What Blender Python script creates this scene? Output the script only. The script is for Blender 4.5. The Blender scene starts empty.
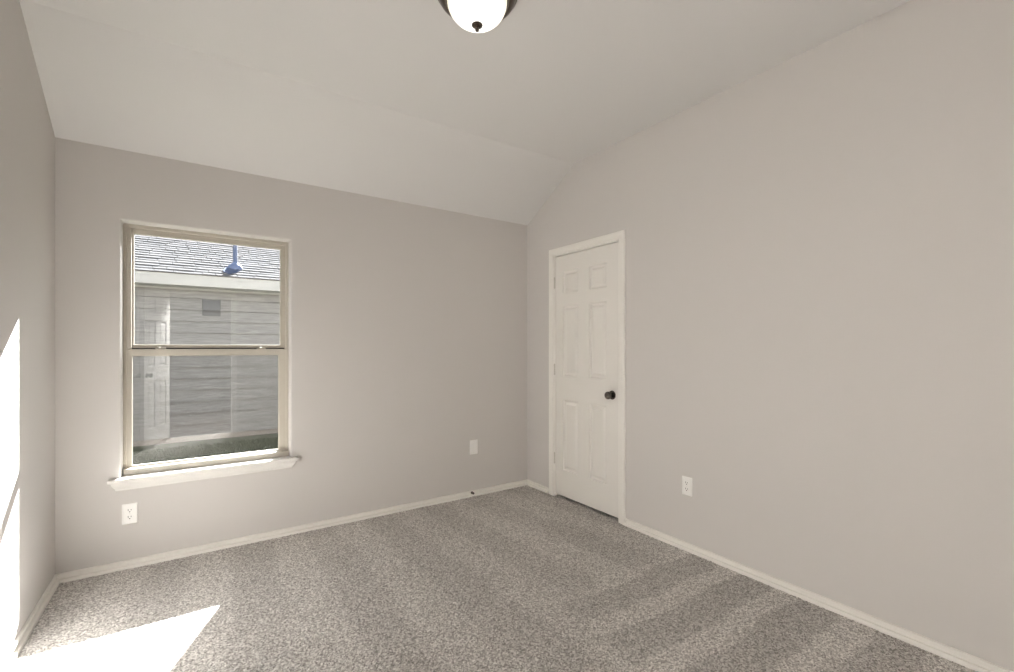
import bpy, bmesh, math, random
import numpy as np
from mathutils import Vector, Matrix
random.seed(7)
rng = np.random.default_rng(7)
scn = bpy.context.scene
col = scn.collection
PI = math.pi

# ------------------------------------------------------------------ camera
W, L = 3.1706, 4.33            # room: x 0..W, y 0 (window wall) .. -L (entry wall)
F_PX, YAW = 459.33, 0.5978
cam_d = bpy.data.cameras.new('camera')
cam = bpy.data.objects.new('camera', cam_d); col.objects.link(cam)
cam.location = (0.6189, -3.4129, 1.2679)
cam.rotation_euler = (PI/2, 0, -YAW)
cam_d.sensor_fit = 'HORIZONTAL'; cam_d.sensor_width = 36.0
cam_d.lens = F_PX*36.0/1014.0
cam_d.shift_y = 11.49/1014.0
cam_d.clip_start = 0.02; cam_d.clip_end = 200
scn.camera = cam

# ------------------------------------------------------------------ light and exposure
scn.view_settings.view_transform = 'Standard'
scn.view_settings.look = 'None'
scn.view_settings.gamma = 1.0
scn.view_settings.use_curve_mapping = False
scn.view_settings.exposure = 0.03
scn.cycles.use_denoising = True
scn.cycles.max_bounces = 16
scn.cycles.diffuse_bounces = 10
scn.cycles.transparent_max_bounces = 16
scn.cycles.sample_clamp_indirect = 20.0

SUN_R, SUN_S = 2.30, 0.735     # dy/dx and dz/dy of the travelling sunlight
to_sun = Vector((1.0/SUN_R, 1.0, SUN_S)).normalized()
sun_d = bpy.data.lights.new('sun', 'SUN'); sun_d.energy = 93.0; sun_d.angle = 0.0093
sun_d.color = (1.0, 0.985, 0.98)
sun = bpy.data.objects.new('sun', sun_d); col.objects.link(sun)
sun.location = to_sun*20
sun.rotation_euler = (-to_sun).to_track_quat('-Z', 'Y').to_euler()

world = bpy.data.worlds.new('sky'); scn.world = world; world.use_nodes = True
wn = world.node_tree; wn.nodes.clear()
w_out = wn.nodes.new('ShaderNodeOutputWorld'); w_bg = wn.nodes.new('ShaderNodeBackground')
w_sky = wn.nodes.new('ShaderNodeTexSky'); w_sky.sky_type = 'NISHITA'; w_sky.sun_disc = False
w_sky.sun_elevation = math.asin(to_sun.z); w_sky.sun_rotation = math.atan2(to_sun.x, to_sun.y)
w_sky.dust_density = 2.0
w_hs = wn.nodes.new('ShaderNodeHueSaturation'); w_hs.inputs['Saturation'].default_value = 0.3
SKY = 0.34
w_bg.inputs['Strength'].default_value = SKY
wn.links.new(w_sky.outputs[0], w_hs.inputs['Color']); wn.links.new(w_hs.outputs[0], w_bg.inputs[0])
wn.links.new(w_bg.outputs[0], w_out.inputs[0])

LAMP = 1.4                   # radiance of the ceiling lamp's glass bowl

hall_d = bpy.data.lights.new('added_hall_fill', 'AREA'); hall_d.shape = 'DISK'; hall_d.size = .38; hall_d.energy = 575.0  # added fill light, unseen, brightens the room through the entry doorway
hall_d.color = (1.0, .985, .97)
hall = bpy.data.objects.new('added_hall_fill', hall_d); col.objects.link(hall); hall.location = (1.25, -4.95, 2.53)

# ------------------------------------------------------------------ materials
def lin(r, g, b):
    f = lambda v: (v/255/12.92) if v/255 <= .04045 else ((v/255+.055)/1.055)**2.4
    return (f(r), f(g), f(b), 1)

def new_mat(name):
    m = bpy.data.materials.new(name); m.use_nodes = True
    nt = m.node_tree; b = nt.nodes['Principled BSDF']
    return m, nt, b

def mat(name, c, rough=.5, metal=0, spec=.5, bump=None, var=0.0, vscale=8):
    """plain paint/metal with optional fine bump (scale, strength, distance) and a faint colour noise"""
    m, nt, b = new_mat(name)
    if len(c) == 3: c = (*c, 1)
    b.inputs['Base Color'].default_value = c
    b.inputs['Roughness'].default_value = rough
    b.inputs['Metallic'].default_value = metal
    b.inputs['Specular IOR Level'].default_value = spec
    tc = nt.nodes.new('ShaderNodeTexCoord')
    if var:
        n = nt.nodes.new('ShaderNodeTexNoise'); n.inputs['Scale'].default_value = vscale; n.inputs['Detail'].default_value = 4
        nt.links.new(tc.outputs['Object'], n.inputs['Vector'])
        r = nt.nodes.new('ShaderNodeMapRange'); r.inputs['To Min'].default_value = 1-var; r.inputs['To Max'].default_value = 1+var
        nt.links.new(n.outputs['Fac'], r.inputs['Value'])
        x = nt.nodes.new('ShaderNodeVectorMath'); x.operation = 'SCALE'; x.inputs[0].default_value = c[:3]
        nt.links.new(r.outputs[0], x.inputs['Scale']); nt.links.new(x.outputs[0], b.inputs['Base Color'])
    if bump:
        n = nt.nodes.new('ShaderNodeTexNoise'); n.inputs['Scale'].default_value = bump[0]; n.inputs['Detail'].default_value = 3
        nt.links.new(tc.outputs['Object'], n.inputs['Vector'])
        bp = nt.nodes.new('ShaderNodeBump'); bp.inputs['Strength'].default_value = bump[1]; bp.inputs['Distance'].default_value = bump[2]
        nt.links.new(n.outputs['Fac'], bp.inputs['Height']); nt.links.new(bp.outputs[0], b.inputs['Normal'])
    return m

PAINT = (.618, .594, .574)
M = {}
M['wall'] = mat('greige_wall_paint', PAINT, .75, spec=.25, bump=(90, .12, .002))
M['ceiling'] = mat('greige_ceiling_paint', (.672, .662, .652), .85, spec=.2, bump=(70, .15, .002))
M['trim'] = mat('white_trim_paint', (.82, .80, .76), .4, spec=.4)
M['door'] = mat('white_door_paint', (.77, .75, .71), .42, spec=.4, bump=(140, .05, .001))
M['hallpaint'] = mat('darkened_hall_wall', (.09, .08, .07), .7)  # shade put into the colour, so the far hall wall reads as unlit
M['hallfloor'] = mat('darkened_hall_floor', (.035, .025, .018), .6, var=.3, vscale=5)  # shade put into the colour, hides the added fill's glow in the pane
M['sill'] = mat('white_sill_paint', (.80, .785, .755), .4, spec=.4)
M['vinyl'] = mat('tan_window_vinyl', (.50, .465, .405), .45, spec=.4)
M['plastic'] = mat('white_plate_plastic', (.86, .85, .83), .35)
M['slot'] = mat('dark_slot', (.03, .03, .03), .6)
M['screw'] = mat('plate_screw', (.75, .74, .72), .3)
M['bronze'] = mat('oil_rubbed_bronze', (.10, .078, .062), .32, .75, var=.25, vscale=60)
M['knob'] = mat('dark_knob_bronze', (.15, .135, .12), .25, .9)
M['hinge'] = mat('painted_hinge', (.60, .57, .52), .4)
M['spring'] = mat('dark_spring_steel', (.10, .09, .08), .4, .7)
M['rubber'] = mat('dark_rubber', (.05, .045, .04), .7)
M['concrete'] = mat('pale_foundation', (.44, .40, .37), .9, var=.2, vscale=9)
M['soil'] = mat('soil_and_turf', (.10, .115, .075), 1, var=.4, vscale=14)
M['fascia'] = mat('white_fascia_paint', (.62, .62, .60), .5)
M['hood'] = mat('grey_vent_hood', (.21, .212, .218), .5)
M['pipe'] = mat('blue_grey_vent_pipe', (.12, .162, .275), .55)
M['shadowblue'] = mat('dark_blue_shadow', (.078, .108, .185), .9, spec=.05)  # colour of the vent pipe's bluish shadow on the shingles
M['flash'] = mat('lead_flashing', (.165, .222, .38), .6)
M['ownbrick'] = mat('brick_outer_wall', (.065, .055, .050), .9, var=.15, vscale=20)

def shingle_mat():
    m, nt, b = new_mat('grey_shingles')
    tc = nt.nodes.new('ShaderNodeTexCoord')
    n = nt.nodes.new('ShaderNodeTexNoise'); n.inputs['Scale'].default_value = 5; n.inputs['Detail'].default_value = 6
    nt.links.new(tc.outputs['Object'], n.inputs['Vector'])
    r = nt.nodes.new('ShaderNodeValToRGB')
    r.color_ramp.elements[0].color = (.135, .135, .139, 1); r.color_ramp.elements[1].color = (.205, .205, .210, 1)
    nt.links.new(n.outputs['Fac'], r.inputs[0]); nt.links.new(r.outputs[0], b.inputs['Base Color'])
    b.inputs['Roughness'].default_value = 1.0; b.inputs['Specular IOR Level'].default_value = 0.0
    return m
M['shingle'] = shingle_mat()

def siding_mat():
    m, nt, b = new_mat('grey_fibre_siding')
    tc = nt.nodes.new('ShaderNodeTexCoord'); mp = nt.nodes.new('ShaderNodeMapping')
    mp.inputs['Scale'].default_value = (2.2, 6, 26)
    nt.links.new(tc.outputs['Object'], mp.inputs['Vector'])
    n = nt.nodes.new('ShaderNodeTexNoise'); n.inputs['Scale'].default_value = 2.5; n.inputs['Detail'].default_value = 5
    nt.links.new(mp.outputs[0], n.inputs['Vector'])
    r = nt.nodes.new('ShaderNodeValToRGB')
    r.color_ramp.elements[0].position = .3; r.color_ramp.elements[1].position = .7
    r.color_ramp.elements[0].color = (.31, .306, .30, 1); r.color_ramp.elements[1].color = (.43, .426, .418, 1)
    nt.links.new(n.outputs['Fac'], r.inputs[0]); nt.links.new(r.outputs[0], b.inputs['Base Color'])
    b.inputs['Roughness'].default_value = .85
    return m
M['siding'] = siding_mat()

def glass_mat():
    m = bpy.data.materials.new('window_glass'); m.use_nodes = True
    nt = m.node_tree; nt.nodes.clear()
    o = nt.nodes.new('ShaderNodeOutputMaterial'); mx = nt.nodes.new('ShaderNodeMixShader')
    t = nt.nodes.new('ShaderNodeBsdfTransparent'); t.inputs[0].default_value = (.965, .975, .968, 1)
    g = nt.nodes.new('ShaderNodeBsdfGlossy'); g.inputs['Roughness'].default_value = 0.0
    lw = nt.nodes.new('ShaderNodeLayerWeight'); lw.inputs['Blend'].default_value = .5
    p = nt.nodes.new('ShaderNodeMath'); p.operation = 'POWER'; p.inputs[1].default_value = 4
    r = nt.nodes.new('ShaderNodeMapRange'); r.inputs['To Min'].default_value = .066; r.inputs['To Max'].default_value = .9
    nt.links.new(lw.outputs['Facing'], p.inputs[0]); nt.links.new(p.outputs[0], r.inputs['Value'])
    nt.links.new(r.outputs[0], mx.inputs[0]); nt.links.new(t.outputs[0], mx.inputs[1]); nt.links.new(g.outputs[0], mx.inputs[2])
    nt.links.new(mx.outputs[0], o.inputs[0])
    return m
M['glass'] = glass_mat()

def screen_mat():
    m = bpy.data.materials.new('insect_screen_mesh'); m.use_nodes = True
    nt = m.node_tree; nt.nodes.clear()
    o = nt.nodes.new('ShaderNodeOutputMaterial'); mx = nt.nodes.new('ShaderNodeMixShader')
    t = nt.nodes.new('ShaderNodeBsdfTransparent')
    d = nt.nodes.new('ShaderNodeBsdfDiffuse'); d.inputs[0].default_value = (.05, .05, .048, 1)
    tc = nt.nodes.new('ShaderNodeTexCoord')
    n = nt.nodes.new('ShaderNodeTexNoise'); n.inputs['Scale'].default_value = 160; n.inputs['Detail'].default_value = 2
    nt.links.new(tc.outputs['Object'], n.inputs['Vector'])
    r = nt.nodes.new('ShaderNodeMapRange'); r.inputs['To Min'].default_value = .05; r.inputs['To Max'].default_value = .18
    nt.links.new(n.outputs['Fac'], r.inputs['Value'])
    nt.links.new(r.outputs[0], mx.inputs[0]); nt.links.new(t.outputs[0], mx.inputs[1]); nt.links.new(d.outputs[0], mx.inputs[2])
    nt.links.new(mx.outputs[0], o.inputs[0])
    return m
M['screen'] = screen_mat()

def bowl_mat():
    m = bpy.data.materials.new('lit_alabaster_glass'); m.use_nodes = True
    nt = m.node_tree; nt.nodes.clear()
    o = nt.nodes.new('ShaderNodeOutputMaterial'); e = nt.nodes.new('ShaderNodeEmission')
    e.inputs['Strength'].default_value = LAMP
    tc = nt.nodes.new('ShaderNodeTexCoord'); xyz = nt.nodes.new('ShaderNodeSeparateXYZ'); nt.links.new(tc.outputs['Object'], xyz.inputs[0])
    n = nt.nodes.new('ShaderNodeTexNoise'); n.inputs['Scale'].default_value = 14; n.inputs['Detail'].default_value = 4; n.inputs['Distortion'].default_value = 1.2
    nt.links.new(tc.outputs['Object'], n.inputs['Vector'])
    ad = nt.nodes.new('ShaderNodeMath'); ad.operation = 'MULTIPLY_ADD'; ad.inputs[1].default_value = .05
    nt.links.new(n.outputs['Fac'], ad.inputs[0]); nt.links.new(xyz.outputs['Z'], ad.inputs[2])
    r = nt.nodes.new('ShaderNodeMapRange'); r.inputs['From Min'].default_value = -.125; r.inputs['From Max'].default_value = -.045
    nt.links.new(ad.outputs[0], r.inputs['Value'])
    cr = nt.nodes.new('ShaderNodeValToRGB'); cr.color_ramp.elements[0].color = (1, .97, .92, 1); cr.color_ramp.elements[1].color = (.80, .735, .58, 1)
    nt.links.new(r.outputs[0], cr.inputs[0]); nt.links.new(cr.outputs[0], e.inputs['Color'])
    nt.links.new(e.outputs[0], o.inputs[0])
    return m
M['bowl'] = bowl_mat()

def carpet_mat():
    m, nt, b = new_mat('grey_beige_carpet')
    N = nt.nodes.new; K = nt.links.new
    tc = N('ShaderNodeTexCoord')
    def noise(s, d=2, rough=.5):
        n = N('ShaderNodeTexNoise'); n.inputs['Scale'].default_value = s; n.inputs['Detail'].default_value = d
        n.inputs['Roughness'].default_value = rough
        K(tc.outputs['Object'], n.inputs['Vector']); return n
    v = N('ShaderNodeTexVoronoi'); v.inputs['Scale'].default_value = 165; K(tc.outputs['Object'], v.inputs['Vector'])
    sep = N('ShaderNodeSeparateColor'); K(v.outputs['Color'], sep.inputs[0])
    fine = noise(210, 3, .7)
    mixv = N('ShaderNodeMath'); mixv.operation = 'MULTIPLY_ADD'; mixv.inputs[1].default_value = .55
    K(sep.outputs[0], mixv.inputs[0])
    f2 = N('ShaderNodeMath'); f2.operation = 'MULTIPLY'; f2.inputs[1].default_value = .5; K(fine.outputs['Fac'], f2.inputs[0])
    K(f2.outputs[0], mixv.inputs[2])
    ramp = N('ShaderNodeValToRGB'); cr = ramp.color_ramp
    cr.elements[0].position = .18; cr.elements[0].color = (.22, .208, .195, 1)
    cr.elements[1].position = .82; cr.elements[1].color = (.83, .803, .772, 1)
    e = cr.elements.new(.5); e.color = (.52, .498, .472, 1)
    K(mixv.outputs[0], ramp.inputs[0])
    # vacuum marks: shading of the leaning nap painted into the colour, lanes to the window wall on the left, across the room on the right
    xyz = N('ShaderNodeSeparateXYZ'); K(tc.outputs['Object'], xyz.inputs[0])
    wob = noise(2.2, 2)
    def math_(op, a, bb=None, c=None):
        n = N('ShaderNodeMath'); n.operation = op
        for i, s in enumerate((a, bb, c)):
            if s is None: continue
            if isinstance(s, (int, float)): n.inputs[i].default_value = s
            else: K(s, n.inputs[i])
        return n.outputs[0]
    wb = math_('MULTIPLY_ADD', wob.outputs['Fac'], .12, -.06)
    fan = math_('MULTIPLY', math_('SUBTRACT', xyz.outputs['X'], 1.45), math_('MULTIPLY_ADD', xyz.outputs['Y'], .13, 1.22))
    a1 = math_('MULTIPLY', math_('ADD', fan, wb), 2*PI/.50)
    s1 = math_('SINE', a1)
    a2 = math_('MULTIPLY', math_('ADD', math_('MULTIPLY_ADD', xyz.outputs['X'], .02, .1125), math_('ADD', xyz.outputs['Y'], wb)), 2*PI/.31)
    s2 = math_('SINE', a2)
    def sharp(s, lo=-.35, hi=.35):
        r = N('ShaderNodeMapRange'); r.interpolation_type = 'SMOOTHSTEP'
        r.inputs['From Min'].default_value = lo; r.inputs['From Max'].default_value = hi
        K(s, r.inputs['Value']); return r.outputs[0]
    side = N('ShaderNodeMapRange'); side.interpolation_type = 'SMOOTHSTEP'
    K(math_('ADD', math_('ADD', xyz.outputs['X'], wb), math_('MULTIPLY', xyz.outputs['Y'], -.10)), side.inputs['Value'])
    side.inputs['From Min'].default_value = 2.22; side.inputs['From Max'].default_value = 2.34
    far = N('ShaderNodeMapRange'); far.interpolation_type = 'SMOOTHSTEP'
    K(xyz.outputs['Y'], far.inputs['Value']); far.inputs['From Min'].default_value = -1.72; far.inputs['From Max'].default_value = -1.62
    sd = math_('MULTIPLY', side.outputs[0], math_('SUBTRACT', 1, far.outputs[0]))
    mx = N('ShaderNodeMix'); mx.data_type = 'FLOAT'
    K(sd, mx.inputs[0]); K(math_('MULTIPLY_ADD', sharp(s1), .65, .17), mx.inputs[2]); K(math_('MULTIPLY_ADD', sharp(s2, .0, .6), 1.35, -.10), mx.inputs[3])
    big = noise(1.1, 3)
    lane = math_('ADD', math_('MULTIPLY_ADD', mx.outputs[0], .17, .84), math_('MULTIPLY_ADD', big.outputs['Fac'], .22, -.03))
    sc = N('ShaderNodeVectorMath'); sc.operation = 'SCALE'
    K(ramp.outputs[0], sc.inputs[0]); K(lane, sc.inputs['Scale'])
    K(sc.outputs[0], b.inputs['Base Color'])
    b.inputs['Roughness'].default_value = 1.0; b.inputs['Specular IOR Level'].default_value = .05
    bp = N('ShaderNodeBump'); bp.inputs['Strength'].default_value = .6; bp.inputs['Distance'].default_value = .004
    K(mixv.outputs[0], bp.inputs['Height']); K(bp.outputs[0], b.inputs['Normal'])
    return m
M['carpet'] = carpet_mat()

def grass_mat():
    m, nt, b = new_mat('lawn_grass')
    oi = nt.nodes.new('ShaderNodeTexCoord')
    n = nt.nodes.new('ShaderNodeTexNoise'); n.inputs['Scale'].default_value = 6; n.inputs['Detail'].default_value = 5
    nt.links.new(oi.outputs['Object'], n.inputs['Vector'])
    r = nt.nodes.new('ShaderNodeValToRGB')
    r.color_ramp.elements[0].position = .3; r.color_ramp.elements[1].position = .7
    r.color_ramp.elements[0].color = (.045, .066, .030, 1); r.color_ramp.elements[1].color = (.11, .135, .075, 1)
    nt.links.new(n.outputs['Fac'], r.inputs[0]); nt.links.new(r.outputs[0], b.inputs['Base Color'])
    b.inputs['Roughness'].default_value = .7
    return m
M['grass'] = grass_mat()

# ------------------------------------------------------------------ mesh helpers
def link(name, bm, m, parent=None, smooth=False, bevel=0, origin=None, seg=2):
    bmesh.ops.recalc_face_normals(bm, faces=bm.faces)
    me = bpy.data.meshes.new(name)
    if origin is not None: bmesh.ops.translate(bm, verts=bm.verts, vec=-Vector(origin))
    bm.to_mesh(me); bm.free()
    me.materials.append(m)
    if smooth:
        for p in me.polygons: p.use_smooth = True
    o = bpy.data.objects.new(name, me); col.objects.link(o)
    if origin is not None: o.location = origin
    if parent is not None:
        o.parent = parent
        if origin is None: o.location = -parent_world(parent)
        else: o.location = Vector(origin)-parent_world(parent)
    if bevel:
        b = o.modifiers.new('bevel', 'BEVEL'); b.width = bevel; b.segments = seg; b.limit_method = 'ANGLE'; b.angle_limit = .6
    if smooth:
        me.set_sharp_from_angle(angle=.7)
    return o

def parent_world(p):
    v = Vector((0, 0, 0))
    while p is not None:
        v += p.location; p = p.parent
    return v

def empty(name, loc, label=None, cat=None, group=None, kind=None):
    o = bpy.data.objects.new(name, None); col.objects.link(o); o.location = loc; o.empty_display_size = .1
    tag(o, label, cat, group, kind); return o

def tag(o, label=None, cat=None, group=None, kind=None):
    for k, v in (('label', label), ('category', cat), ('group', group), ('kind', kind)):
        if v: o[k] = v
    return o

def struct(o): o['kind'] = 'structure'; return o

def box(bm, x0, x1, y0, y1, z0, z1):
    v = [bm.verts.new(p) for p in ((x0,y0,z0),(x1,y0,z0),(x1,y1,z0),(x0,y1,z0),(x0,y0,z1),(x1,y0,z1),(x1,y1,z1),(x0,y1,z1))]
    for f in ((0,3,2,1),(4,5,6,7),(0,1,5,4),(1,2,6,5),(2,3,7,6),(3,0,4,7)): bm.faces.new([v[i] for i in f])

def lathe(bm, prof, c=(0,0,0), axis='Z', n=40, cap=True):
    """prof: (radius, height) pairs along the axis"""
    c = Vector(c); rings = []
    for r, h in prof:
        ring = []
        for k in range(n):
            a = 2*PI*k/n; u, w = r*math.cos(a), r*math.sin(a)
            p = {'Z': (u, w, h), 'X': (h, u, w), 'Y': (u, h, w)}[axis]
            ring.append(bm.verts.new(c+Vector(p)))
        rings.append(ring)
    for a, b in zip(rings, rings[1:]):
        for k in range(n): bm.faces.new((a[k], a[(k+1)%n], b[(k+1)%n], b[k]))
    if cap:
        if prof[0][0] > 1e-6: bm.faces.new(rings[0][::-1])
        if prof[-1][0] > 1e-6: bm.faces.new(rings[-1])
    bmesh.ops.remove_doubles(bm, verts=bm.verts, dist=1e-6)

def sweep(bm, prof, path, closed_prof=True):
    """prof: (out, z) ; path: list of functions/points giving ((x,y) base, (nx,ny) outward mitre)"""
    rows = []
    for (bx, by), (nx, ny) in path:
        rows.append([bm.verts.new((bx+nx*o, by+ny*o, z)) for o, z in prof])
    n = len(prof)
    for a, b in zip(rows, rows[1:]):
        for k in range(n): bm.faces.new((a[k], a[(k+1)%n], b[(k+1)%n], b[k]))
    bm.faces.new(rows[0]); bm.faces.new(rows[-1][::-1])

def wall_grid(bm, us, vs, holes, place):
    """closed slab over the (us x vs) cells, except holes; place(u, v, side) -> point"""
    nu, nv = len(us)-1, len(vs)-1
    solid = lambda i, j: 0 <= i < nu and 0 <= j < nv and (i, j) not in holes
    vert = {}
    def V(i, j, s):
        if (i, j, s) not in vert: vert[(i, j, s)] = bm.verts.new(place(us[i], vs[j], s))
        return vert[(i, j, s)]
    for i in range(nu):
        for j in range(nv):
            if not solid(i, j): continue
            for s in (0, 1): bm.faces.new([V(i,j,s), V(i+1,j,s), V(i+1,j+1,s), V(i,j+1,s)])
            for (di, dj, a, b) in ((-1,0,(i,j),(i,j+1)),(1,0,(i+1,j),(i+1,j+1)),(0,-1,(i,j),(i+1,j)),(0,1,(i,j+1),(i+1,j+1))):
                if not solid(i+di, j+dj): bm.faces.new([V(*a,0), V(*b,0), V(*b,1), V(*a,1)])

# ------------------------------------------------------------------ room shell
ZB, ZC, YC, TOP = 2.3995, 2.7633, -0.634, 2.95
WX0, WX1, WZ0, WZ1 = 0.2725, 1.1618, 0.505, 2.0       # window opening
TH = .17
bm = bmesh.new()
wall_grid(bm, [-.12, WX0, WX1, W+.12], [-.3, WZ0, WZ1, TOP], {(1, 1)}, lambda u, v, s: (u, TH*s, v))
wall_window = struct(link('wall_window', bm, M['wall'], bevel=.009, seg=4))
bm = bmesh.new(); box(bm, -.12, 0, -L, 0, -.1, TOP); struct(link('wall_left', bm, M['wall']))
D0, D1, DZ = -.394, -1.108, 2.044                       # closet door opening on the right wall (y, y, top)
bm = bmesh.new()
wall_grid(bm, [-L, D1-.012, D0+.012, 0], [-.1, DZ+.012, TOP], {(1, 0)}, lambda u, v, s: (W+.12*s, u, v))
struct(link('wall_right', bm, M['wall']))
E0, E1 = .298, 1.078                                    # entry doorway in the wall behind the camera
bm = bmesh.new()
wall_grid(bm, [-.12, E0-.012, E1+.012, W+.12], [-.1, 2.062, TOP], {(1, 0)}, lambda u, v, s: (u, -L-.12*s, v))
struct(link('wall_entry', bm, M['wall']))
# ceiling: flat field with the sloped part falling to the window wall
bm = bmesh.new()
prof = [(0, ZB), (YC+.035, ZC-.0202), (YC+.012, ZC-.0045), (YC-.02, ZC), (-L, ZC), (-L, TOP+.1), (0, TOP+.1)]
a = [bm.verts.new((0, y, z)) for y, z in prof]; b = [bm.verts.new((W, y, z)) for y, z in prof]
for k in range(len(prof)): bm.faces.new((a[k], a[(k+1)%len(prof)], b[(k+1)%len(prof)], b[k]))
bm.faces.new(a); bm.faces.new(b[::-1])
struct(link('ceiling', bm, M['ceiling']))
# roof slab over everything, keeps the sky out of the joints
bm = bmesh.new(); box(bm, -.12, W+.92, -L-6.2, TH, TOP+.1, TOP+.2); struct(link('ceiling_attic', bm, M['wall']))

# carpet: a fine displaced mesh where the camera sees it, coarse behind
def carpet():
    st = .005
    xs = np.arange(0, W+st, st); ys = np.arange(-3.2, 0+st, st)
    nx, ny = len(xs), len(ys)
    def smooth_noise(cell):
        k = max(1, int(round(cell/st)))
        g = rng.random((ny//k+3, nx//k+3))
        yi = np.arange(ny)/k; xi = np.arange(nx)/k
        y0 = yi.astype(int); x0 = xi.astype(int); fy = (yi-y0)[:, None]; fx = (xi-x0)[None]
        fy = fy*fy*(3-2*fy); fx = fx*fx*(3-2*fx)
        return (g[y0][:, x0]*(1-fy)*(1-fx)+g[y0][:, x0+1]*(1-fy)*fx+g[y0+1][:, x0]*fy*(1-fx)+g[y0+1][:, x0+1]*fy*fx)
    z = (smooth_noise(.005)-.5)*.0045 + (smooth_noise(.010)-.5)*.002 + (smooth_noise(.04)-.5)*.001
    jx = (rng.random((ny, nx))-.5)*.003; jy = (rng.random((ny, nx))-.5)*.003
    z[-1] = 0; z[0] = 0; z[:, 0] = 0; z[:, -1] = 0
    X = xs[None]+jx; Y = ys[:, None]+jy
    X[:, 0] = 0; X[:, -1] = W; Y[0] = -3.2; Y[-1] = 0
    co = np.stack([np.broadcast_to(X, (ny, nx)), np.broadcast_to(Y, (ny, nx)), z], -1).reshape(-1, 3)
    idx = np.arange(nx*ny).reshape(ny, nx)
    q = np.stack([idx[:-1, :-1], idx[:-1, 1:], idx[1:, 1:], idx[1:, :-1]], -1).reshape(-1, 4)
    n0 = len(co)
    extra = np.array([(0, -L-.06, 0), (W, -L-.06, 0), (W, -3.2, 0), (0, -3.2, 0),
                      (W, D1-.02, 0), (W+.75, D1-.3, 0), (W+.75, D0+.3, 0), (W, D0+.02, 0)], float)
    co = np.concatenate([co, extra]); q = np.concatenate([q, [[n0, n0+1, n0+2, n0+3]], [[n0+4, n0+5, n0+6, n0+7]]])
    me = bpy.data.meshes.new('floor')
    me.vertices.add(len(co)); me.vertices.foreach_set('co', co.astype(np.float32).ravel())
    me.loops.add(q.size); me.loops.foreach_set('vertex_index', q.astype(np.int32).ravel())
    me.polygons.add(len(q)); me.polygons.foreach_set('loop_start', np.arange(0, q.size, 4, dtype=np.int32))
    me.update(calc_edges=True); me.validate()
    me.polygons.foreach_set('use_smooth', np.ones(len(q), bool))
    me.materials.append(M['carpet'])
    o = bpy.data.objects.new('floor', me); col.objects.link(o)
    return struct(o)
carpet()

# hall behind the entry doorway and closet behind the door
HD = 6.0
bm = bmesh.new(); box(bm, -.12, W+.12, -L-HD, -L-.06, -.06, -.001); struct(link('floor_hall', bm, M['hallfloor']))
bm = bmesh.new(); box(bm, -.12, W+.12, -L-HD-.12, -L-HD, -.1, TOP); struct(link('wall_hall', bm, M['hallpaint']))
bm = bmesh.new(); box(bm, -.24, -.12, -L-HD-.12, -L, -.1, TOP); struct(link('wall_hall_end', bm, M['wall']))
bm = bmesh.new(); box(bm, W+.12, W+.24, -L-HD-.12, -L, -.1, TOP); struct(link('wall_hall_side', bm, M['wall']))
bm = bmesh.new(); box(bm, -.12, W+.12, -L-HD, -L-.12, 2.55, 2.6); struct(link('ceiling_hall', bm, M['ceiling']))
bm = bmesh.new()
box(bm, W+.75, W+.87, D1-.42, D0+.42, -.1, TOP); box(bm, W+.12, W+.75, D1-.42, D1-.30, -.1, TOP); box(bm, W+.12, W+.75, D0+.30, D0+.42, -.1, TOP)
struct(link('wall_closet', bm, M['wall']))

# ------------------------------------------------------------------ baseboards
BASE = [(0, -.03), (.0215, -.03), (.0215, .010), (.0190, .0150), (.0150, .0175), (.0030, .0180), (.0025, .0310), (.0040, .0335), (.0125, .0355), (.0130, .0430), (.0095, .0460), (0, .0470)]
def baseboard(name, path):
    bm = bmesh.new(); sweep(bm, BASE, path); return struct(link(name, bm, M['trim']))
baseboard('baseboard_left', [((0, -L), (1, 0)), ((0, 0), (1, -1))])
baseboard('baseboard_window', [((0, 0), (1, -1)), ((W, 0), (-1, -1))])
baseboard('baseboard_right', [((W, D1-.066), (-1, 0)), ((W, -L), (-1, 0))])
baseboard('baseboard_corner', [((W, 0), (-1, -1)), ((W, D0+.078), (-1, 0))])
baseboard('baseboard_entry', [((E1+.064, -L), (0, 1)), ((W, -L), (-1, 1))])

# ------------------------------------------------------------------ door casings (trim) and jambs
CAS = [(0, 0), (.000, .010), (.006, .0125), (.020, .0125), (.026, .0155), (.048, .0175), (.056, .0165), (.060, .012), (.060, 0)]   # (across, thickness)
def casing(name, u0, u1, top, place, jamb_depth, rev=.006):
    """u0<u1 opening sides; place(u, z, t): t = distance out of the wall face"""
    bm = bmesh.new()
    u0 -= rev; u1 += rev; top += rev
    rows = []
    for (u, z, du, dz) in ((u0, -.02, -1, 0), (u0, top, -1, 1), (u1, top, 1, 1), (u1, -.02, 1, 0)):
        rows.append([bm.verts.new(place(u+du*w, z+dz*w, t)) for w, t in CAS])
    n = len(CAS)
    for a, b in zip(rows, rows[1:]):
        for k in range(n): bm.faces.new((a[k], a[(k+1)%n], b[(k+1)%n], b[k]))
    bm.faces.new(rows[0]); bm.faces.new(rows[-1][::-1])
    u0 += rev; u1 -= rev; top -= rev
    jb = [((u0-.012, u0), (-.02, top)), ((u1, u1+.012), (-.02, top)), ((u0-.012, u1+.012), (top, top+.012))]
    for (a0, a1), (z0, z1) in jb:
        ps = [place(a, z, t) for t in (0.001, -jamb_depth) for a, z in ((a0, z0), (a1, z0), (a1, z1), (a0, z1))]
        v = [bm.verts.new(p) for p in ps]
        for f in ((0,1,2,3),(4,7,6,5),(0,4,5,1),(1,5,6,2),(2,6,7,3),(3,7,4,0)): bm.faces.new([v[i] for i in f])
    return struct(link(name, bm, M['trim']))
casing('trim_1', D1, D0, DZ, lambda u, z, t: (W-t, u, z), .12)
casing('trim_2', E0, E1, 2.05, lambda u, z, t: (u, -L+t, z), .12)

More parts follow.
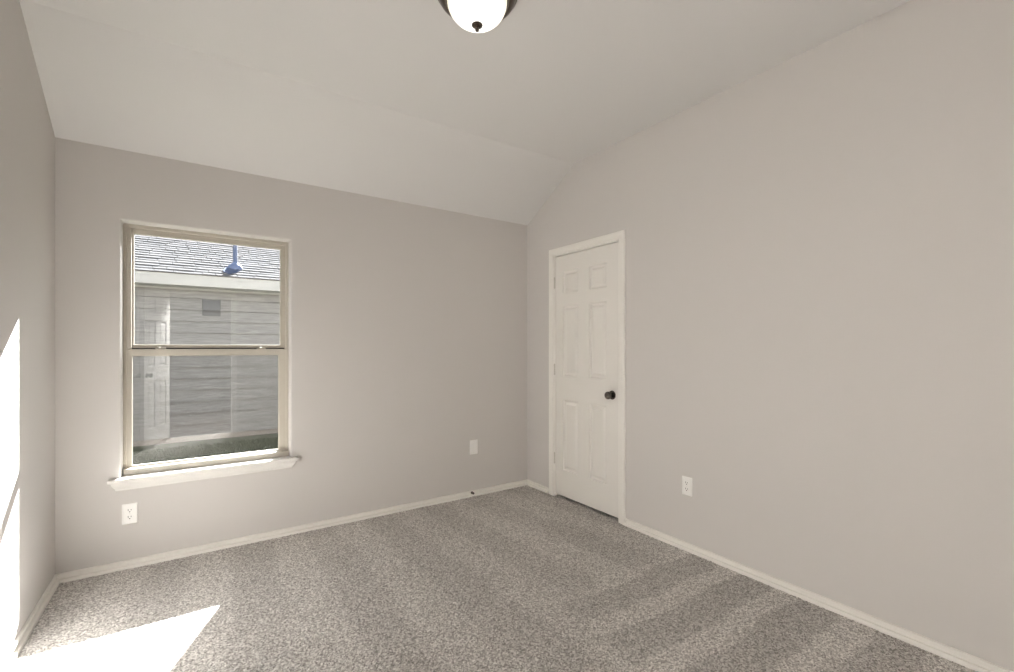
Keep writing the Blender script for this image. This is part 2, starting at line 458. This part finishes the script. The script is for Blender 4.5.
# ------------------------------------------------------------------ six-panel door leaf
def door_leaf(width, height, thick=.035, px=None, pz=None):
    """local: x along the width from the hinge side, y = -thick..0 (front face at y=0, facing +y), z up"""
    bm = bmesh.new()
    px = px or [(.105, .285), (.405, .585)]
    pz = pz or [(.21, .80), (1.0, 1.585), (1.69, 1.872)]
    us = sorted({0, width, *[a for p in px for a in p]}); vs = sorted({0, height, *[a for p in pz for a in p]})
    for side, y in ((1, 0), (-1, -thick)):
        def P(u, v, d): return bm.verts.new((u, y-side*d, v))
        for i in range(len(us)-1):
            for j in range(len(vs)-1):
                u0, u1, v0, v1 = us[i], us[i+1], vs[j], vs[j+1]
                if (u0, u1) in px and (v0, v1) in pz:
                    rings = []
                    for ins, d in ((0, 0), (.004, .011), (.010, .014), (.020, .014), (.038, .003)):
                        rings.append([P(u0+ins, v0+ins, d), P(u1-ins, v0+ins, d), P(u1-ins, v1-ins, d), P(u0+ins, v1-ins, d)])
                    for a, b in zip(rings, rings[1:]):
                        for k in range(4): bm.faces.new((a[k], a[(k+1)%4], b[(k+1)%4], b[k]))
                    bm.faces.new(rings[-1])
                else:
                    bm.faces.new((P(u0, v0, 0), P(u1, v0, 0), P(u1, v1, 0), P(u0, v1, 0)))
    for (u0, v0, u1, v1) in ((0, 0, 0, height), (width, 0, width, height), (0, 0, width, 0), (0, height, width, height)):
        bm.faces.new([bm.verts.new(p) for p in ((u0, 0, v0), (u1, 0, v1), (u1, -thick, v1), (u0, -thick, v0))])
    bmesh.ops.remove_doubles(bm, verts=bm.verts, dist=1e-5)
    return bm

def knob_parts(parent, x, z, front=0.0, sgn=1):
    """rosette and round knob on the +y face (sgn=1) of a leaf, in the leaf's local space"""
    bm = bmesh.new(); lathe(bm, [(.0, 0), (.0325, 0), (.0335, .003), (.031, .008), (.020, .011), (.0, .011)], axis='Y', cap=False)
    if sgn < 0: bmesh.ops.scale(bm, vec=(1, -1, 1), verts=bm.verts)
    r = link('rosette', bm, M['knob'], smooth=True); r.parent = parent; r.location = (x, front, z)
    bm = bmesh.new(); lathe(bm, [(.0, .008), (.0125, .008), (.0115, .020), (.013, .026), (.022, .031), (.0275, .040), (.0285, .047),
                                 (.0265, .056), (.020, .062), (.010, .0645), (.0, .065)], axis='Y', cap=False)
    if sgn < 0: bmesh.ops.scale(bm, vec=(1, -1, 1), verts=bm.verts)
    k = link('door_knob', bm, M['knob'], smooth=True); k.parent = parent; k.location = (x, front, z)
    r['label'] = 'dark bronze round rosette'; k['label'] = 'dark bronze round door knob'

def hinges(parent, zs, x, y):
    for z in zs:
        bm = bmesh.new()
        for k in range(5):
            h0 = -.045+k*.018
            lathe(bm, [(.0062, h0+.0006), (.0068, h0+.0014), (.0068, h0+.0166), (.0062, h0+.0174)], c=(0, 0, 0), n=14)
        lathe(bm, [(.003, -.049), (.005, -.047), (.0045, -.0445)], n=12); lathe(bm, [(.0045, .0445), (.005, .047), (.003, .049)], n=12)
        o = link('hinge', bm, M['hinge'], smooth=True); o.parent = parent; o.location = (x, y, z)

# closet door: leaf flush with the casing, hinged on the window side, swings into the room (faces -x)
dw = D0-D1-.006
leaf = link('door_1', door_leaf(dw, 2.013, px=[(.098, .280), (.407, .590)], pz=[(.218, .806), (1.006, 1.590), (1.697, 1.879)]), M['door'], bevel=.0015, seg=1)
leaf.location = (W+.0035, D0-.003, .024)
leaf.rotation_euler = (0, 0, -PI/2)                     # local +x -> world -y ; local +y -> world +x
leaf.scale = (1, 1, 1)
# front face must look at -x: mirror the mesh through its thickness
for v in leaf.data.vertices: v.co.y = -v.co.y
leaf.data.flip_normals()
struct(leaf)
knob_parts(leaf, D0-.003+1.045, .892, 0.0, -1)
hinges(leaf, [.301, 1.057, 1.795], -.003, -.0075)

# entry door, standing open against the left wall behind the camera
leaf2 = link('door_2', door_leaf(E1-E0-.006, 2.018, px=[(.11, .315), (.455, .66)]), M['door'], bevel=.0015, seg=1)
leaf2.location = (E0+.004, -L+.022, .026)
leaf2.rotation_euler = (0, 0, math.radians(107))
struct(leaf2)
knob_parts(leaf2, E1-E0-.07, .892, 0.0, 1)
knob_parts(leaf2, E1-E0-.07, .892, -.035, -1)
hinges(leaf2, [.301, 1.057, 1.795], -.004, .006)

# ------------------------------------------------------------------ window
win = empty('window_1', (0, .10, 0), kind='structure')
FY0, FY1 = .090, .165
def ring(bm, x0, x1, z0, z1, wl, wr, wb, wt, y0, y1):
    wall_grid(bm, [x0, x0+wl, x1-wr, x1], [z0, z0+wb, z1-wt, z1], {(1, 1)}, lambda u, v, s: (u, y0+(y1-y0)*s, v))
bm = bmesh.new()
ring(bm, WX0, WX1, WZ0, WZ1, .016, .016, .034, .018, FY0, FY1)
ring(bm, WX0+.014, WX1-.014, WZ0+.03, WZ1-.016, .010, .010, .010, .010, FY0+.030, FY1)   # inner track step
link('window_frame', bm, M['vinyl'], win, bevel=.002)
bm = bmesh.new(); box(bm, WX0+.016, .3105, .0955, .1205, 1.2585, WZ1-.018); link('track_sun_block', bm, M['vinyl'], win, bevel=.002)  # filler added over the open track to keep sun off the left reveal
bm = bmesh.new(); box(bm, WX0+.003, WX1-.003, .045, .0954, .5225, .556); link('sill_nosing', bm, M['vinyl'], win, bevel=.003)
# upper sash in the outer track
UX0, UX1 = WX0+.018, WX1-.018
bm = bmesh.new(); ring(bm, UX0, UX1, 1.236, WZ1-.018, .028, .028, .050, .030, .1225, .1475)
ring(bm, UX0+.024, UX1-.024, 1.280, WZ1-.044, .006, .006, .006, .006, .127, .143)          # glazing bead
us = link('upper_sash', bm, M['vinyl'], win, bevel=.0025)
bm = bmesh.new(); box(bm, UX0+.028, UX1-.028, .133, .137, 1.284, WZ1-.046); link('window_pane', bm, M['glass'], us)
# lower sash in the inner track
LX0, LX1 = WX0+.012, WX1-.012
bm = bmesh.new(); ring(bm, LX0, LX1, WZ0+.028, 1.258, .026, .046, .030, .038, .0955, .1205)
ring(bm, LX0+.024, LX1-.044, WZ0+.055, 1.222, .006, .006, .006, .006, .100, .116)
ls = link('lower_sash', bm, M['vinyl'], win, bevel=.0025)
bm = bmesh.new(); box(bm, LX0+.027, LX1-.047, .106, .110, WZ0+.058, 1.220); link('window_pane', bm, M['glass'], ls)
bm = bmesh.new(); box(bm, LX0+.004, LX1-.004, .1203, .1227, 1.250, 1.2650)
ws = link('weatherstrip', bm, M['slot'], win); ws['label'] = 'dark weatherstrip between the sashes'
for x in (.449, .995):                                   # tilt latches on the meeting rail
    bm = bmesh.new(); box(bm, x-.027, x+.027, .097, .119, 1.258, 1.262)
    lathe(bm, [(.0, 1.262), (.011, 1.262), (.011, 1.269), (.008, 1.271), (0, 1.271)], c=(x-.008, .107, 0), n=20, cap=False)
    box(bm, x-.010, x+.024, .099, .108, 1.2625, 1.2695)
    link('sash_lock', bm, M['vinyl'], ls, bevel=.001)
# insect screen over the lower half, outside
bm = bmesh.new(); box(bm, WX0+.03, WX1-.03, .1535, .1545, WZ0+.04, 1.262)
sc = link('insect_screen', bm, M['screen'], win)
bm = bmesh.new(); ring(bm, WX0+.018, WX1-.018, WZ0+.034, 1.268, .014, .014, .014, .030, .150, .158)
link('screen_frame', bm, M['vinyl'], sc)

# stool and apron moulding with mitred returns
bm = bmesh.new()
SP = [(0, .4515), (.010, .4515), (.0135, .456), (.014, .462), (.0185, .468), (.025, .478), (.030, .488), (.032, .497), (.036, .500), (.0395, .501), (.044, .504),
      (.0455, .511), (.0455, .517), (.043, .5215), (.039, .523), (0, .523)]
xl, xr = .262, 1.156
sweep(bm, SP, [((xl, 0), (-1, 0)), ((xl, 0), (-1, -1)), ((xr, 0), (1, -1)), ((xr, 0), (1, 0))])
box(bm, WX0, WX1, -.002, FY0+.004, .503, .523)
struct(link('trim_3', bm, M['sill']))

# ------------------------------------------------------------------ outlets and plates
def rounded_plate(bm, w, h, t, r=.004):
    """plate in local x (width), z (height), front toward -y"""
    pr = []
    for cx, cz, a0 in ((w/2-r, h/2-r, 0), (-w/2+r, h/2-r, 90), (-w/2+r, -h/2+r, 180), (w/2-r, -h/2+r, 270)):
        for k in range(5):
            a = math.radians(a0+k*22.5); pr.append((cx+r*math.cos(a), cz+r*math.sin(a)))
    rows = []
    for f, y in ((1, 0), (1, -t*.45), (1-.0035/h*2, -t*.85), (1-.008/h*2, -t)):
        rows.append([bm.verts.new((x*(f if f == 1 else (1-(1-f)*h/w)), y, z*f)) for x, z in pr])
    n = len(pr)
    for a, b in zip(rows, rows[1:]):
        for k in range(n): bm.faces.new((a[k], a[(k+1)%n], b[(k+1)%n], b[k]))
    bm.faces.new(rows[0]); bm.faces.new(rows[-1])

def local(name, bm, m, parent, loc=(0, 0, 0), **k):
    o = link(name, bm, m, **k); o.parent = parent; o.location = loc; return o

def outlet(loc, rz, label):
    e = empty('power_outlet', loc, label, 'power outlet', 'duplex power outlets low on the walls'); e.rotation_euler = (0, 0, rz)
    bm = bmesh.new(); rounded_plate(bm, .071, .1155, .0055); local('cover_plate', bm, M['plastic'], e)
    for s in (1, -1):
        bm = bmesh.new(); r = .0172
        pts = []
        for k in range(32):
            a = 2*PI*k/32; pts.append((r*math.cos(a), max(-.0138, min(.0138, r*math.sin(a)))))
        a_ = [bm.verts.new((x, -.004, z)) for x, z in pts]; b_ = [bm.verts.new((x*.96, -.0072, z*.96)) for x, z in pts]
        for k in range(32): bm.faces.new((a_[k], a_[(k+1)%32], b_[(k+1)%32], b_[k]))
        bm.faces.new(b_)
        rc = local('receptacle', bm, M['plastic'], e, (0, 0, s*.0195))
        bm = bmesh.new(); box(bm, -.0078, -.0052, -.0076, -.0068, -.001, .0085); box(bm, .0052, .0078, -.0076, -.0068, .0, .0075)
        lathe(bm, [(0, -.0076), (.0030, -.0076), (.0030, -.0068)], c=(0, 0, -.0070), axis='Y', n=14, cap=False)
        o = local('socket_slots', bm, M['slot'], rc); o['label'] = 'dark blade slots and ground hole'
    bm = bmesh.new(); lathe(bm, [(.0032, -.004), (.0030, -.0066), (.0018, -.0072), (0, -.0072)], axis='Y', n=16, cap=False)
    local('screw', bm, M['screw'], e, smooth=True)
    return e
outlet((.3118, 0, .3105), 0, 'white duplex power outlet below the left end of the window sill')
outlet((W, -1.671, .4005), -PI/2, 'white duplex power outlet low on the right wall beyond the closet door')

e = empty('wall_plate', (2.597, 0, .416), 'small white blank wall plate between the window and the corner, above the door stop', 'wall plate')
bm = bmesh.new(); rounded_plate(bm, .078, .122, .0055); local('cover_plate', bm, M['plastic'], e)
bm = bmesh.new(); rounded_plate(bm, .036, .072, .0105, .002); local('blank_insert', bm, M['plastic'], e, (0, -.001, 0))
for s in (1, -1):
    bm = bmesh.new(); lathe(bm, [(.0032, -.004), (.0030, -.0062), (.0018, -.0068), (0, -.0068)], axis='Y', n=16, cap=False)
    local('screw', bm, M['screw'], e, (0, 0, s*.045), smooth=True)

# spring door stop screwed to the window-wall baseboard
e = empty('door_stop', (2.572, -.0115, .033), 'small dark spring door stop on the window-wall baseboard below the blank plate', 'door stop')
bm = bmesh.new(); lathe(bm, [(0, .0), (.011, 0), (.011, -.004), (.006, -.008), (0, -.008)], axis='Y', n=20, cap=False); local('base', bm, M['spring'], e, smooth=True)
bm = bmesh.new()
prev = None; turns, n_ = 5, 5*14
for k in range(n_+1):
    a = 2*PI*turns*k/n_; R_ = .0062-.0012*k/n_; y = -.006-.016*k/n_
    c = Vector((R_*math.cos(a), y, R_*math.sin(a))); rad = Vector((math.cos(a), 0, math.sin(a)))
    ring_ = [bm.verts.new(c+.0013*(math.cos(t)*rad+math.sin(t)*Vector((0, 1, 0)))) for t in (0, PI/3, 2*PI/3, PI, 4*PI/3, 5*PI/3)]
    if prev:
        for j in range(6): bm.faces.new((prev[j], prev[(j+1)%6], ring_[(j+1)%6], ring_[j]))
    prev = ring_
local('spring', bm, M['spring'], e, smooth=True)
bm = bmesh.new(); lathe(bm, [(0, -.020), (.0085, -.020), (.0098, -.024), (.0095, -.030), (.006, -.034), (0, -.035)], axis='Y', n=20, cap=False)
local('rubber_tip', bm, M['rubber'], e, smooth=True)

# ------------------------------------------------------------------ ceiling light
LX, LY = 1.585, -1.775
lamp = empty('ceiling_light', (LX, LY, ZC), 'flush ceiling light with lit white glass bowl and dark bronze rim', 'ceiling light')
bm = bmesh.new()
lathe(bm, [(.140, 0), (.160, -.002), (.165, -.008), (.164, -.014), (.170, -.017), (.173, -.022), (.173, -.029), (.170, -.036), (.165, -.041), (.162, -.043), (.161, -.050), (.155, -.060), (.146, -.069), (.138, -.074),
           (.131, -.076), (.1285, -.073), (.130, -.066), (.140, -.050), (.145, -.030), (.140, 0)], n=72, cap=False)
p = local('canopy', bm, M['bronze'], lamp, smooth=True); p['label'] = 'dark bronze stepped rim'
bm = bmesh.new()
prof = []
for k in range(0, 19):
    t = PI/2*k/18; prof.append((.1235*math.cos(t)**.9 if k < 18 else 0, -.066-.0965*math.sin(t)))
lathe(bm, prof, n=72, cap=False)
p = local('glass_bowl', bm, M['bowl'], lamp, smooth=True); p['label'] = 'lit frosted white glass bowl'
bm = bmesh.new(); lathe(bm, [(0, -.156), (.019, -.1600), (.0225, -.1635), (.0215, -.1670), (.014, -.1700), (.0065, -.1718), (.0050, -.1755), (.0068, -.1785), (.0084, -.1828), (.0070, -.1880), (0, -.1905)], n=28, cap=False)
p = local('finial', bm, M['bronze'], lamp, smooth=True); p['label'] = 'dark bronze finial under the bowl'

# ------------------------------------------------------------------ outside: lawn and the neighbouring house
GZ = -.145
bm = bmesh.new(); box(bm, -8, 12, TH, 14, GZ-.3, GZ); struct(link('ground', bm, M['soil']))
bm = bmesh.new()
wall_grid(bm, [-4, WX0-.01, WX1+.01, 9], [GZ-.1, WZ0-.02, WZ1+.01, 2.6], {(1, 1)}, lambda u, v, s: (u, TH+.002+.05*s, v))
struct(link('wall_outside', bm, M['ownbrick']))
def blades():
    n = 26000
    x = rng.uniform(-1.2, 3.2, n); y = rng.uniform(2.9, 4.55, n)
    hgt = rng.uniform(.018, .05, n); a = rng.uniform(0, 2*PI, n); wd = rng.uniform(.003, .006, n); ln = rng.uniform(0, .03, n); b2 = rng.uniform(0, 2*PI, n)
    co = np.empty((n, 3, 3)); dx, dy = np.cos(a)*wd, np.sin(a)*wd
    co[:, 0] = np.stack([x-dx, y-dy, np.full(n, GZ-.002)], -1); co[:, 1] = np.stack([x+dx, y+dy, np.full(n, GZ-.002)], -1)
    co[:, 2] = np.stack([x+ln*np.cos(b2), y+ln*np.sin(b2), GZ+hgt], -1)
    me = bpy.data.meshes.new('grass')
    me.from_pydata(co.reshape(-1, 3).tolist(), [], np.arange(3*n).reshape(-1, 3).tolist())
    me.materials.append(M['grass'])
    o = bpy.data.objects.new('grass', me); col.objects.link(o)
    tag(o, 'green lawn grass along the foot of the neighbouring house', 'grass', kind='stuff')
blades()

HY = 5.0; EY = 4.6; HX0, HX1 = -6.0, 10.0
house = empty('neighbouring_house', (1.0, HY, GZ), 'grey lap-sided neighbouring house with pale shingle roof seen through the window', 'house')
def hp(name, bm, m, **k): return link(name, bm, m, house, **k)
# lap siding, each board tilted out at its foot
bm = bmesh.new(); z = -.065; EXP = .1725
while z < 2.2:
    z1 = z+EXP
    v = [bm.verts.new(p) for p in ((HX0, HY-.032, z), (HX1, HY-.032, z), (HX1, HY-.006, z1), (HX0, HY-.006, z1), (HX0, HY+.05, z1), (HX1, HY+.05, z1), (HX1, HY+.05, z), (HX0, HY+.05, z))]
    for f in ((0,1,2,3),(3,2,5,4),(4,5,6,7),(7,6,1,0),(0,3,4,7),(1,6,5,2)): bm.faces.new([v[i] for i in f])
    z = z1
hp('lap_siding', bm, M['siding'])
bm = bmesh.new(); box(bm, HX0, HX1, HY-.005, HY+.2, GZ-.2, -.062); hp('foundation', bm, M['concrete'])
bm = bmesh.new(); box(bm, HX0+.05, HX1-.05, HY+.06, HY+8, GZ-.1, 2.35); hp('house_body', bm, M['siding'])
RS = math.tan(math.radians(27)); RZ = 2.325
bm = bmesh.new(); box(bm, HX0-.3, HX1+.3, EY, EY+.025, 2.155, RZ-.006); hp('fascia', bm, M['fascia'], bevel=.004)
bm = bmesh.new(); box(bm, HX0-.3, HX1+.3, EY+.02, HY+.03, 2.160, 2.172); hp('soffit', bm, M['fascia'])
bm = bmesh.new(); box(bm, HX0, HX1, HY-.034, HY-.004, 2.132, 2.162); hp('frieze_board', bm, M['fascia'], bevel=.003)
# roof: deck plus courses of overlapping shingles
ca, sa = math.cos(math.radians(27)), math.sin(math.radians(27))
bm = bmesh.new()
RL = 5.6
def R(x, s, h): return (x, EY-.015+s*ca-h*sa, RZ+s*sa+h*ca)
v = [bm.verts.new(R(x, s, h)) for x in (HX0-.3, HX1+.3) for s, h in ((0, -.012), (RL, -.012), (RL, -.004), (0, -.004))]
for f in ((0,1,2,3),(7,6,5,4),(0,4,5,1),(1,5,6,2),(2,6,7,3),(3,7,4,0)): bm.faces.new([v[i] for i in f])
# back slope
yb = R(0, RL, 0)
v = [bm.verts.new(p) for p in ((HX0-.3, yb[1], yb[2]-.004), (HX1+.3, yb[1], yb[2]-.004), (HX1+.3, yb[1]+5.1, RZ), (HX0-.3, yb[1]+5.1, RZ), (HX0-.3, yb[1], yb[2]-.03), (HX1+.3, yb[1], yb[2]-.03), (HX1+.3, yb[1]+5.1, RZ-.03), (HX0-.3, yb[1]+5.1, RZ-.03))]
for f in ((0,1,2,3),(7,6,5,4),(0,4,5,1),(1,5,6,2),(2,6,7,3),(3,7,4,0)): bm.faces.new([v[i] for i in f])
roof = hp('roof', bm, M['shingle'])
bm = bmesh.new(); s = -0.004; CE = .113
while s < RL-.1:
    x = -2.6-random.random()*.3
    while x < 4.6:
        w_ = random.choice((.16, .22, .28, .34)); t = random.choice((.009, .011, .013)); g = .010; ds = 0
        p0 = [R(x, s+ds, -.003), R(x+w_-g, s+ds, -.003), R(x+w_-g, s+ds, t), R(x, s+ds, t), R(x, s+CE+.03, 0), R(x+w_-g, s+CE+.03, 0)]
        v = [bm.verts.new(p) for p in p0]
        bm.faces.new((v[0], v[1], v[2], v[3])); bm.faces.new((v[3], v[2], v[5], v[4])); bm.faces.new((v[0], v[3], v[4])); bm.faces.new((v[1], v[5], v[2]))
        x += w_
    s += CE
link('shingle_courses', bm, M['shingle'], roof)
# plumbing vent with its flared boot
s_p = (4.955-(EY-.015))/ca; pb = Vector(R(1.150, s_p, 0))
bm = bmesh.new(); lathe(bm, [(.029, -.03), (.029, .62), (.025, .625), (.025, .60)], c=pb, n=24); vp = hp('vent_pipe', bm, M['pipe'], smooth=True); vp['label'] = 'blue-grey vent pipe standing on the roof'
bm = bmesh.new(); lathe(bm, [(.106, -.06), (.104, .0), (.096, .026), (.076, .048), (.052, .066), (.036, .085), (.033, .10), (.029, .10)], c=pb, n=28); f = link('pipe_boot', bm, M['flash'], vp, smooth=True)
bm = bmesh.new()  # thin sheet added where the vent's shadow falls, its dark blue painted in
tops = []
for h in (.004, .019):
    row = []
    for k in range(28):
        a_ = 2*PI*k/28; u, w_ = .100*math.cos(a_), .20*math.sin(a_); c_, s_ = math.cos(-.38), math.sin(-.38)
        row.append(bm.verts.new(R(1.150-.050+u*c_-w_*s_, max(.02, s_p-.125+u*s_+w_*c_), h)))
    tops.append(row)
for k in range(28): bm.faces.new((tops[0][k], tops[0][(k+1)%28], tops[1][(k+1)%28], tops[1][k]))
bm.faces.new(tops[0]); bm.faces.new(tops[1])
link('shadow_sheet', bm, M['shadowblue'], vp)
# exhaust hood on the siding
bm = bmesh.new()
hx0, hx1, hz0, hz1 = .732, .945, 1.765, 2.003
box(bm, hx0-.012, hx1+.012, HY-.030, HY-.010, hz0-.012, hz1+.012)
pr = [(HY-.012, hz1), (HY-.050, hz1-.012), (HY-.085, hz0+.075), (HY-.085, hz0+.062)]
a = [bm.verts.new((hx0, y, z)) for y, z in pr]+[bm.verts.new((hx0, HY-.012, hz0+.0))]
b = [bm.verts.new((hx1, y, z)) for y, z in pr]+[bm.verts.new((hx1, HY-.012, hz0+.0))]
for k in range(3): bm.faces.new((a[k], b[k], b[k+1], a[k+1]))
bm.faces.new(a); bm.faces.new(b[::-1])
hd = hp('exhaust_hood', bm, M['hood']); hd['label'] = 'grey metal exhaust hood on the siding'
bm = bmesh.new(); box(bm, hx0+.01, hx1-.01, HY-.032, HY-.028, hz0+.002, hz0+.06); link('damper', bm, M['hood'], hd)
